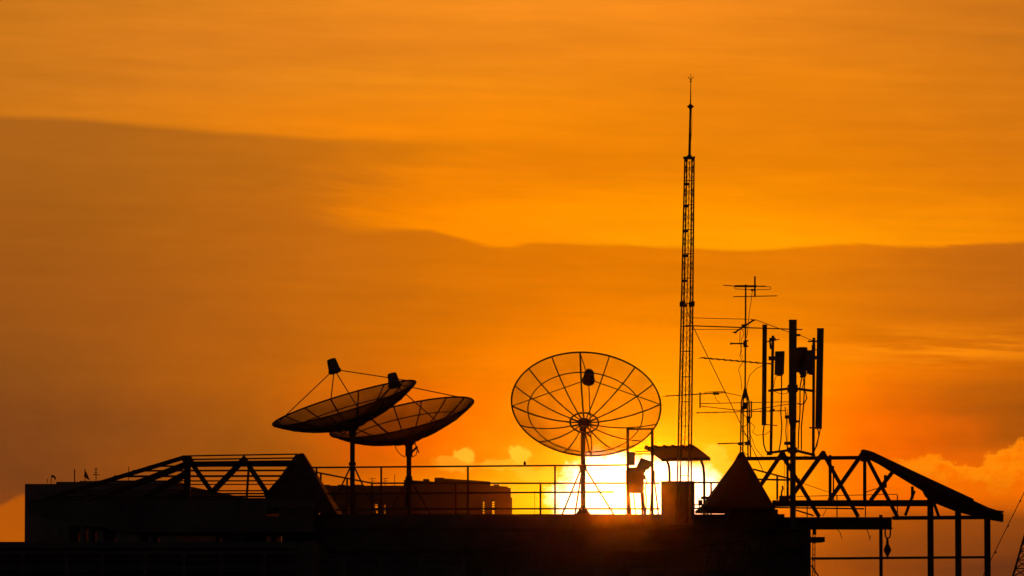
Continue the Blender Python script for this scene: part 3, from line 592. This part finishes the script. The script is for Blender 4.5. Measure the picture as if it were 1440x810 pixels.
# far roof odds and ends
FY = 402
def far(name, label, cat, fn, o): return one(fn(MB()), name, M_BLACK, o, label, cat)
fp = thing('flag', at(72, 680, FY), 'small drooping flag on a short pole at the left end of the far roof', 'flag')
P('pole', M_BLACK, fp, lambda b: b.tube([at(71.6, 680, FY), at(72.5, 668.5, FY)], m(.5, FY), 6))
P('cloth', M_CLOTH, fp, lambda b: b.pprism([(72, 668), (75.5, 668.3), (78, 670.5), (78.6, 675), (77.2, 674.5), (76, 671.8), (72.2, 671)], FY, .1))
far('aerial', 'very short stub aerial at the far left of the far roof', 'aerial', lambda b: b.tube([at(66.5, 679, FY), at(66.5, 673, FY)], m(.45, FY), 6), at(66.5, 680, FY))
far('aerial', 'plain upright rod aerial left of the dark triangular flag', 'aerial', lambda b: b.tube([at(104.8, 679, FY), at(104.8, 660, FY)], m(.75, FY), 6), at(104.8, 680, FY))
f2 = thing('flag', at(119, 677, FY), 'dark triangular flag hanging on a pole on the far roof', 'flag')
P('pole', M_BLACK, f2, lambda b: b.tube([at(119.6, 678, FY), at(119.4, 659, FY)], m(.5, FY), 6))
P('cloth', M_CLOTH, f2, lambda b: b.pprism([(119.3, 660.5), (122, 665.5), (124.5, 671), (126.3, 675), (123, 674), (120.5, 671.5), (118, 671)], FY, .1))
f3 = thing('aerial', at(135, 677, FY), 'cross barred aerial right of the dark triangular flag', 'aerial')
P('pole', M_BLACK, f3, lambda b: b.tube([at(135, 677, FY), at(135, 657.5, FY)], m(.6, FY), 6))
P('crossbar', M_BLACK, f3, lambda b: (b.tube([at(133, 660.5, FY), at(137, 660.5, FY)], m(.5, FY), 6), b.tube([at(130.5, 667, FY), at(140.3, 668, FY)], m(.6, FY), 6), b.tube([at(132.5, 664.3, FY), at(137.5, 664.3, FY)], m(.4, FY), 6)))
far('aerial', 'thin rod aerial showing just above the pavilion rafters', 'aerial', lambda b: b.tube([at(181, 677, FY), at(181, 656, FY)], m(.5, FY), 6), at(181, 677, FY))

ab = thing('apartment_block', (at(600, 700, 520).x, 540, 0), 'long dark apartment block far behind the roof railings', 'building')
BY = 500
def ablk(x0, x1, yt0, yt1, Y0, Y1, dep=14, name='wall', bot=None):
    a_, c_ = at(x0, yt0, Y0), at(x1, yt1, Y1); c_.z = a_.z if abs(yt0 - yt1) < 40 else c_.z
    zb_ = 0 if bot is None else bot
    def f_(b): b.prism([(a_.x, Y0, zb_), (c_.x, Y1, zb_), (c_.x, Y1 + dep, zb_), (a_.x, Y0 + dep, zb_)], [(a_.x, Y0, a_.z), (c_.x, Y1, a_.z), (c_.x, Y1 + dep, a_.z), (a_.x, Y0 + dep, a_.z)])
    P(name, M_FARB, ab, f_)
def Yx(x): return 500 + (x - 568) * .19 if x > 560 else 505
zhi = at(568, 674.5, 500).z
# tall wing: pieces around the two daylight slots
def tall(x0, x1, z0=0, z1=None, name='wall'):
    z1 = z1 or zhi
    Y0, Y1 = Yx(x0), Yx(x1); p0, p1 = at(x0, 700, Y0).x, at(x1, 700, Y1).x
    P(name, M_FARB, ab, lambda b: b.prism([(p0, Y0, z0), (p1, Y1, z0), (p1, Y1 + 9, z0), (p0, Y0 + 9, z0)], [(p0, Y0, z1), (p1, Y1, z1), (p1, Y1 + 9, z1), (p0, Y0 + 9, z1)]))
def slot(x0, x1, ytop, n=6, fn=None, Y=None):
    fn = fn or tall; Y = Y or Yx(x0)
    zt_ = at(x0, ytop, Y).z
    fn(x0, x1, zt_, None)
    fn(x0, x1, 0, at(x0, 727, Y).z)
    for k in range(1, n):
        z = at(x0, ytop + (726 - ytop) * k / n, Y).z
        p0, p1 = at(x0, 700, Y).x, at(x1, 700, Y).x
        P('landing', M_FARB, ab, lambda b: b.box((p0, Y + .5, z - .045), (p1, Y + .9, z + .045)))
tall(568, 678.7); slot(678.7, 681, 702, 7); tall(681, 691.7); slot(691.7, 695.3, 701.5, 8); tall(695.3, 714)
tall(714, 718.3, 0, at(714, 686, Yx(714)).z); tall(718.3, 720.2, 0, at(718, 699.5, Yx(718)).z)
zlo = at(500, 682.8, 505).z
def lowb(x0, x1, z0=0, z1=None):
    z1 = z1 or zlo; p0, p1 = at(x0, 700, 505).x, at(x1, 700, 505).x
    P('wall', M_FARB, ab, lambda b: b.box((p0, 505, z0), (p1, 513, z1)))
lowb(452, 488.8); slot(488.8, 492.2, 708, 4, lowb, 505); lowb(492.2, 524.5); slot(524.5, 531, 707, 5, lowb, 505); lowb(531, 538.2); slot(538.2, 541.8, 706.5, 6, lowb, 505); lowb(541.8, 568)
for x0, x1, y0, Y in ((453, 463, 681.6, 505), (475, 485, 681.6, 505), (497, 510, 681.5, 505), (595, 603, 673.6, 506), (611, 624, 671.6, 509), (636, 641, 676.2, 514), (649, 654, 677.6, 516), (667, 671, 679, 520), (694, 702, 681.2, 525)):
    P('roof_box', M_FARB, ab, lambda b: b.pbox(x0, y0, x1, y0 + 6, Y + 1, 4))
P('parapet', M_FARB, ab, lambda b: b.bar(Vector((at(624, 700, Yx(624)).x, Yx(624) - .1, zhi + .15)), Vector((at(687, 700, Yx(687)).x, Yx(687) - .1, zhi + .15)), .4, .5))
for x, lab in ((523.5, 'left one of the pair of tiny far aerials behind the left dish poles'), (541.5, 'right one of the pair of tiny far aerials behind the left dish poles')):
    ae = thing('aerial', at(x, 684, 506), lab, 'aerial', 'tiny aerials on the apartment roof')
    P('pole', M_BLACK, ae, lambda b: b.tube([at(x, 684, 506), at(x, 672, 506)], m(.45, 506), 6))
    P('crossbar', M_BLACK, ae, lambda b: (b.tube([at(x - 5, 673.5, 506), at(x + 5, 672.5, 506)], m(.35, 506), 6), b.tube([at(x - 4, 677, 506), at(x + 4, 676.3, 506)], m(.35, 506), 6)))
far('aerial', 'lone thin rod aerial on the low wing of the apartment block', 'aerial', lambda b: b.tube([at(555, 684, 506), at(555, 667, 506)], m(.4, 506), 6), at(555, 684, 506))
far('aerial', 'faint thin rod between the apartment block and the sun glow', 'aerial', lambda b: b.tube([at(752, 726, 506), at(752, 690, 506)], m(.35, 506), 6), at(752, 726, 506))

# ------------------------------------------------------------------ forward-scattering volume, added to make the glare round the sun
def make_glare_haze(density, g_):
    mt = bpy.data.materials.new('glare_scatter'); mt.use_nodes = True
    nt = mt.node_tree; nt.nodes.remove(nt.nodes['Principled BSDF'])
    v = nt.nodes.new('ShaderNodeVolumePrincipled')
    v.inputs['Color'].default_value = (0.95, 0.9, 0.85, 1); v.inputs['Density'].default_value = density
    v.inputs['Anisotropy'].default_value = g_
    nt.links.new(v.outputs[0], nt.nodes['Material Output'].inputs['Volume'])
    o = MB().box((-160, -6, -1), (160, 760, 62)).build('glare_haze', mt); o['kind'] = 'stuff'
    return o
make_glare_haze(3.1e-5, 0.9964)

# ------------------------------------------------------------------ sky
SUNX, SUNY = 884, 697
def DA(px): return math.degrees((px - W2) / F)           # azimuth from north (+Y), degrees
def DE(py): return math.degrees(math.atan((HOR - py) / F))
def lin(c): return tuple(((v / 255 + .055) / 1.055) ** 2.4 if v > 10 else v / 255 / 12.92 for v in c)
world = bpy.data.worlds.new('World'); sc.world = world; world.use_nodes = True
nt = world.node_tree; nt.nodes.clear()
out = nt.nodes.new('ShaderNodeOutputWorld'); bg = nt.nodes.new('ShaderNodeBackground')
def setin(n, i, v):
    if v is None: return
    if isinstance(v, (int, float)): n.inputs[i].default_value = v
    elif isinstance(v, tuple): n.inputs[i].default_value = v if len(v) != 3 or n.inputs[i].type != 'RGBA' else (*v, 1)
    else: nt.links.new(v, n.inputs[i])
def M_(op, a, b=None, c=None, clamp=False):
    n = nt.nodes.new('ShaderNodeMath'); n.operation = op; n.use_clamp = clamp
    setin(n, 0, a); setin(n, 1, b); setin(n, 2, c); return n.outputs[0]
def V_(op, a, b=None):
    n = nt.nodes.new('ShaderNodeVectorMath'); n.operation = op; setin(n, 0, a); setin(n, 1, b)
    return n.outputs['Value'] if op in ('DOT_PRODUCT', 'LENGTH') else n.outputs[0]
def step(v, lo, hi, kind='SMOOTHSTEP'):
    n = nt.nodes.new('ShaderNodeMapRange'); n.interpolation_type = kind; n.clamp = True
    setin(n, 0, v); setin(n, 1, lo); setin(n, 2, hi); n.inputs[3].default_value = 0; n.inputs[4].default_value = 1
    return n.outputs[0]
def mixc(f, a, b, mode='MIX'):
    n = nt.nodes.new('ShaderNodeMix'); n.data_type = 'RGBA'; n.blend_type = mode; n.clamp_factor = True
    n.inputs[0].default_value = 0
    if isinstance(f, (int, float)): n.inputs[0].default_value = f
    else: nt.links.new(f, n.inputs[0])
    for i, v in ((6, a), (7, b)):
        if isinstance(v, tuple): n.inputs[i].default_value = (*v[:3], 1)
        else: nt.links.new(v, n.inputs[i])
    return n.outputs[2]
def scalec(c, s):
    n = nt.nodes.new('ShaderNodeVectorMath'); n.operation = 'SCALE'
    if isinstance(c, tuple): n.inputs[0].default_value = c[:3]
    else: nt.links.new(c, n.inputs[0])
    setin(n, 3, s); return n.outputs[0]
def noise(vec, scale, detail=5, rough=.55):
    n = nt.nodes.new('ShaderNodeTexNoise'); n.noise_dimensions = '3D'
    n.inputs['Scale'].default_value = scale; n.inputs['Detail'].default_value = detail; n.inputs['Roughness'].default_value = rough
    nt.links.new(vec, n.inputs['Vector']); return n.outputs['Fac']
def ramp(fac, stops, interp='B_SPLINE'):
    n = nt.nodes.new('ShaderNodeValToRGB'); cr_ = n.color_ramp; cr_.interpolation = interp
    while len(cr_.elements) < len(stops): cr_.elements.new(.5)
    for e, (p, c) in zip(cr_.elements, sorted(stops, key=lambda s: s[0])): 
        e.position = p
    for e, (p, c) in zip(cr_.elements, sorted(stops, key=lambda s: s[0])):
        e.color = (*c, 1) if isinstance(c, tuple) else (c, c, c, 1)
    nt.links.new(fac, n.inputs['Fac']); return n.outputs['Color']
tc = nt.nodes.new('ShaderNodeTexCoord')
dirv = V_('NORMALIZE', tc.outputs['Generated'])
sx = nt.nodes.new('ShaderNodeSeparateXYZ'); nt.links.new(dirv, sx.inputs[0])
AZd = M_('MULTIPLY', M_('ARCTAN2', sx.outputs[0], sx.outputs[1]), 57.29578)
ELd = M_('MULTIPLY', M_('ARCSINE', sx.outputs[2]), 57.29578)
# photo-like units (1 unit = 1/7000 rad) so that cloud positions can be noted down directly
X0 = M_('ADD', M_('MULTIPLY', AZd, F / 57.29578), W2)
Y0 = M_('SUBTRACT', HOR, M_('MULTIPLY', ELd, F / 57.29578))
def vec(x, y, z=0.0):
    n = nt.nodes.new('ShaderNodeCombineXYZ'); setin(n, 0, x); setin(n, 1, y); setin(n, 2, z); return n.outputs[0]
base_v = vec(M_('MULTIPLY', X0, .01), M_('MULTIPLY', Y0, .01))
wide_v = vec(M_('MULTIPLY', X0, .0022), M_('MULTIPLY', Y0, .014), 3.0)
w1 = M_('SUBTRACT', noise(wide_v, 1.6, 5), .5)
w2 = M_('SUBTRACT', noise(vec(M_('MULTIPLY', X0, .004), M_('MULTIPLY', Y0, .012), 9.0), 1.3, 3), .5)
X1 = M_('ADD', X0, M_('MULTIPLY', w2, 170))
Y1 = M_('ADD', Y0, M_('MULTIPLY', w1, 46))
un = M_('DIVIDE', X1, 1440, clamp=True)
cols = (0, 200, 400, 600, 800, 1000, 1200, 1440)
LIT = {0: [(200,115,26),(214,124,28),(226,130,28),(240,138,30),(248,142,30),(238,134,28),(224,126,26),(205,114,24)],
 60: [(202,117,26),(212,121,28),(222,126,28),(230,130,26),(238,134,24),(235,132,22),(222,124,22),(204,115,24)],
 120: [(200,115,26),(214,122,26),(226,130,24),(234,134,20),(238,134,16),(234,130,14),(228,127,16),(212,118,20)],
 175: [(208,118,22),(220,124,20),(236,130,14),(244,134,8),(242,134,8),(232,128,10),(226,124,12),(214,118,16)],
 235: [(205,118,20),(212,120,16),(214,119,12),(228,124,8),(236,128,6),(232,128,6),(230,126,6),(218,118,12)],
 290: [(205,118,20),(215,122,16),(232,126,8),(250,134,0),(255,144,0),(252,144,0),(246,138,2),(232,128,6)],
 335: [(205,118,20),(225,126,12),(240,132,6),(252,138,0),(255,146,2),(255,154,2),(255,150,2),(244,136,4)]}
DRK = {165: [(172,98,26),(180,102,24),(194,108,20),(214,120,12),(232,128,8),(232,128,8),(226,122,10),(212,116,16)],
 230: [(168,95,24),(177,100,22),(192,106,18),(220,120,8),(232,126,4),(230,126,6),(226,122,8),(206,112,16)],
 300: [(160,89,22),(172,95,20),(188,101,18),(206,110,10),(224,120,4),(226,120,4),(222,118,6),(196,104,16)],
 400: [(156,84,22),(170,91,20),(192,102,16),(208,110,8),(222,117,2),(226,122,2),(218,116,8),(186,97,17)],
 465: [(148,80,22),(166,88,20),(190,99,14),(212,110,4),(236,124,0),(236,128,0),(224,118,4),(200,103,12)],
 525: [(138,76,24),(160,85,20),(190,98,12),(224,112,2),(255,136,0),(255,148,0),(250,126,0),(200,99,8)],
 575: [(128,68,24),(152,79,20),(182,92,12),(234,106,0),(255,140,0),(255,150,0),(250,116,0),(156,78,11)],
 620: [(124,66,24),(147,76,20),(176,88,12),(244,103,0),(255,142,0),(255,158,0),(252,112,0),(172,83,10)],
 660: [(122,64,24),(144,73,18),(168,84,10),(228,110,0),(255,156,0),(255,164,2),(254,114,0),(222,100,6)],
 695: [(126,63,22),(150,74,18),(200,94,6),(240,128,0),(255,196,6),(255,170,0),(252,112,0),(226,102,4)],
 735: [(150,72,18),(150,70,14),(180,84,8),(240,130,0),(255,180,0),(220,102,0),(176,82,7),(146,70,16)],
 790: [(160,76,12),(150,70,14),(150,72,14),(190,88,4),(210,90,2),(176,82,8),(148,70,14),(98,48,22)]}
def table(T):
    rows = sorted(T); prev = None
    for i, y in enumerate(rows):
        c = ramp(un, [(x / 1440, lin(k)) for x, k in zip(cols, T[y])], 'CARDINAL')
        prev = c if prev is None else mixc(step(Y1, rows[i - 1], y, 'LINEAR'), prev, c)
    return prev
lit, drk = table(LIT), table(DRK)
u0n = M_('DIVIDE', M_('ADD', X0, 0), 1440, clamp=True)
def edge(pts): return M_('MULTIPLY', ramp(u0n, [(x / 1440, y / 900) for x, y in pts], 'CARDINAL'), 900)
n_s = M_('SUBTRACT', noise(vec(M_('MULTIPLY', X0, .006), M_('MULTIPLY', Y0, .02), 1.7), 1.6, 5), .5)
n_f = M_('SUBTRACT', noise(base_v, 2.6, 6, .6), .5)
n_g = M_('SUBTRACT', noise(vec(M_('MULTIPLY', X0, .01), M_('MULTIPLY', Y0, .013), 5.0), 5.5, 5, .6), .5)
n_k = M_('SUBTRACT', noise(vec(M_('MULTIPLY', X0, .0016), M_('MULTIPLY', M_('ADD', Y0, M_('MULTIPLY', X0, -.03)), .022), 7.0), 2.0, 8, .62), .5)
def below(e, soft, w=None, amt=14):
    yy = Y0 if w is None else M_('ADD', Y0, M_('MULTIPLY', w, amt))
    return step(M_('SUBTRACT', yy, e), -soft if isinstance(soft, (int, float)) else M_('MULTIPLY', soft, -1), soft)
E1 = edge([(0, 167), (150, 174), (300, 187), (450, 197), (620, 201), (760, 210), (1000, 225), (1440, 235)])
E2 = edge([(0, 262), (330, 268), (400, 283), (480, 318), (570, 323), (620, 328), (690, 345), (760, 343), (830, 343), (950, 349), (1050, 354), (1150, 347), (1200, 345), (1320, 350), (1380, 344), (1440, 343)])
U = edge([(0, 262), (300, 258), (400, 256), (500, 246), (600, 236), (720, 222), (900, 214), (1440, 220)])
softL = M_('ADD', 4, M_('MULTIPLY', step(X0, 620, 300), 26))
n_w = M_('SUBTRACT', noise(vec(M_('MULTIPLY', X0, .0035), M_('MULTIPLY', M_('SUBTRACT', Y0, M_('MULTIPLY', X0, .17)), .03), 2.0), 1.5, 6, .6), .5)
tong = M_('MULTIPLY', below(U, 24, n_w, 110), M_('SUBTRACT', 1, below(E2, softL, n_w, 14)))
tong = M_('MULTIPLY', tong, step(M_('ADD', X0, M_('MULTIPLY', n_w, 420)), 290, 650))
dk = M_('MULTIPLY', below(E1, 7, n_s, 10), M_('SUBTRACT', 1, tong))
sky = mixc(dk, lit, drk)
# bright streaks on the right, a lit cumulus bank, a lit patch low on the left, small puffs by the glow
def gauss(x, cx, sx_, y, cy, sy_):
    a = M_('DIVIDE', M_('SUBTRACT', x, cx), sx_); b_ = M_('DIVIDE', M_('SUBTRACT', y, cy), sy_)
    return M_('EXPONENT', M_('MULTIPLY', M_('ADD', M_('MULTIPLY', a, a), M_('MULTIPLY', b_, b_)), -1))
Yw = M_('ADD', Y0, M_('MULTIPLY', n_s, 30))
sky = mixc(M_('MULTIPLY', M_('MULTIPLY', gauss(X0, 1320, 210, Yw, 492, 24), step(n_k, -.12, .10)), .85), sky, lin((255, 142, 12)))
sky = mixc(M_('MULTIPLY', gauss(X0, 1400, 120, Yw, 556, 18), .35), sky, lin((172, 84, 10)))
E4 = edge([(0, 660), (1160, 668), (1210, 655), (1260, 648), (1300, 642), (1335, 648), (1362, 658), (1395, 642), (1415, 634), (1440, 622)])
cum = M_('MULTIPLY', below(M_('SUBTRACT', E4, M_('MULTIPLY', n_g, 34)), 5, n_f, 60), M_('SUBTRACT', 1, step(M_('ADD', Yw, M_('MULTIPLY', step(X0, 1440, 1250), 8)), 672, 728)))
cum = M_('MULTIPLY', cum, step(X0, 1190, 1300))
cumc = mixc(step(M_('ADD', M_('SUBTRACT', Y0, E4), M_('MULTIPLY', M_('ADD', n_g, n_f), 120)), 0, 55), lin((255, 138, 8)), lin((248, 112, 0)))
sky = mixc(M_('MULTIPLY', cum, .9), sky, cumc)
E5 = edge([(0, 713), (20, 704), (36, 698), (60, 704), (1440, 706)])
ll = M_('MULTIPLY', below(E5, 5, n_f, 16), step(X0, 170, 90))
sky = mixc(M_('MULTIPLY', ll, .8), sky, lin((190, 90, 6)))
for cx, cy, sx_, sy_, amt in ((652, 640, 15, 12, .8), (640, 652, 34, 9, .35), (732, 641, 15, 13, .85), (712, 655, 44, 10, .45), (760, 668, 40, 14, .4), (1000, 640, 26, 15, .7), (1025, 660, 30, 14, .5), (690, 692, 40, 14, .35)):
    gm = gauss(M_('ADD', X0, M_('MULTIPLY', n_g, 30)), cx, sx_, M_('ADD', Y0, M_('MULTIPLY', M_('ADD', n_f, n_g), 26)), cy, sy_)
    sky = mixc(M_('MULTIPLY', step(gm, .28, .66), amt), sky, lin((255, 188, 44)))
# streaky and fine brightness variation
var = M_('ADD', 1.0, M_('ADD', M_('MULTIPLY', w1, .16), M_('MULTIPLY', n_s, .10)))
fine = M_('MULTIPLY', n_f, .05)
low_amt = step(Y0, 420, 620)
var = M_('ADD', var, M_('ADD', fine, M_('MULTIPLY', M_('MULTIPLY', n_f, .16), low_amt)))
var = M_('ADD', var, M_('MULTIPLY', n_k, M_('SUBTRACT', M_('SUBTRACT', .36, M_('MULTIPLY', low_amt, .10)), M_('MULTIPLY', M_('MULTIPLY', dk, step(X0, 900, 300)), .14))))
sky = scalec(sky, var)
# glow round the sun
nx = M_('ADD', X0, M_('MULTIPLY', n_f, 90)); ny = M_('ADD', Y0, M_('ADD', M_('MULTIPLY', n_f, 50), M_('MULTIPLY', n_g, 30)))
qa = M_('DIVIDE', M_('SUBTRACT', nx, 897), 124); qb = M_('DIVIDE', M_('SUBTRACT', ny, 699), 63)
q = M_('SQRT', M_('ADD', M_('MULTIPLY', qa, qa), M_('MULTIPLY', qb, qb)))
halo = M_('EXPONENT', M_('MULTIPLY', M_('MULTIPLY', q, q), -.62))
core = step(q, 1.10, .80)
sky = V_('ADD', sky, scalec((1.0, .33, .008), halo))
sky = V_('ADD', sky, scalec((2.2, 1.7, 1.2), core))
# away from the afterglow the clouds go dull; the Sky Texture supplies the rest of the dome
az = M_('ABSOLUTE', M_('SUBTRACT', X0, 720)); el = M_('SUBTRACT', 405, Y0)
fade = M_('MULTIPLY', step(az, 3600, 900), M_('MULTIPLY', step(Y0, -3200, -300), step(Y0, 900, 862)))
sky = scalec(sky, fade)
st = nt.nodes.new('ShaderNodeTexSky'); st.sky_type = 'NISHITA'; st.sun_disc = False
sun_az = math.atan((SUNX - W2) / F); sun_el = math.atan((HOR - SUNY) / F)
st.sun_elevation = sun_el; st.sun_rotation = sun_az; st.air_density = 1.5; st.dust_density = 3
nish = scalec(st.outputs[0], 0.05 * 0.035)
# pale grey-mauve twilight on the far side of the dome, behind the viewer
back = scalec((.013, .0095, .0095), M_('MULTIPLY', step(sx.outputs[1], .25, -.5), step(sx.outputs[2], -.02, .06)))
nt.links.new(V_('ADD', V_('ADD', sky, nish), back), bg.inputs['Color']); bg.inputs['Strength'].default_value = 1.0
nt.links.new(bg.outputs[0], out.inputs['Surface'])

# ------------------------------------------------------------------ sun
sd = bpy.data.lights.new('sun', 'SUN'); sd.energy = 0.3; sd.angle = math.radians(0.53); sd.color = (1.0, 0.12, 0.0)
so = bpy.data.objects.new('sun', sd); COL.objects.link(so)
dv = ray(SUNX, SUNY).normalized()
so.rotation_euler = dv.to_track_quat('Z', 'Y').to_euler(); so.location = (0, 50, 60)

# ------------------------------------------------------------------ camera and render
cd = bpy.data.cameras.new('camera'); co = bpy.data.objects.new('camera', cd); COL.objects.link(co)
cd.sensor_width = 36; cd.lens = 36 * F / 1440; cd.clip_start = .5; cd.clip_end = 30000
co.location = EYE; co.rotation_euler = (math.pi / 2 + PITCH, 0, 0)
sc.camera = co
for o in bpy.data.objects:
    if '_o' in o: del o['_o']
sc.view_settings.view_transform = 'Standard'; sc.view_settings.look = 'None'
sc.view_settings.exposure = 0; sc.view_settings.gamma = 1; sc.view_settings.use_curve_mapping = False
sc.cycles.use_denoising = True; sc.cycles.sample_clamp_indirect = 2.0
sc.cycles.max_bounces = 6; sc.cycles.volume_bounces = 0; sc.cycles.transparent_max_bounces = 16
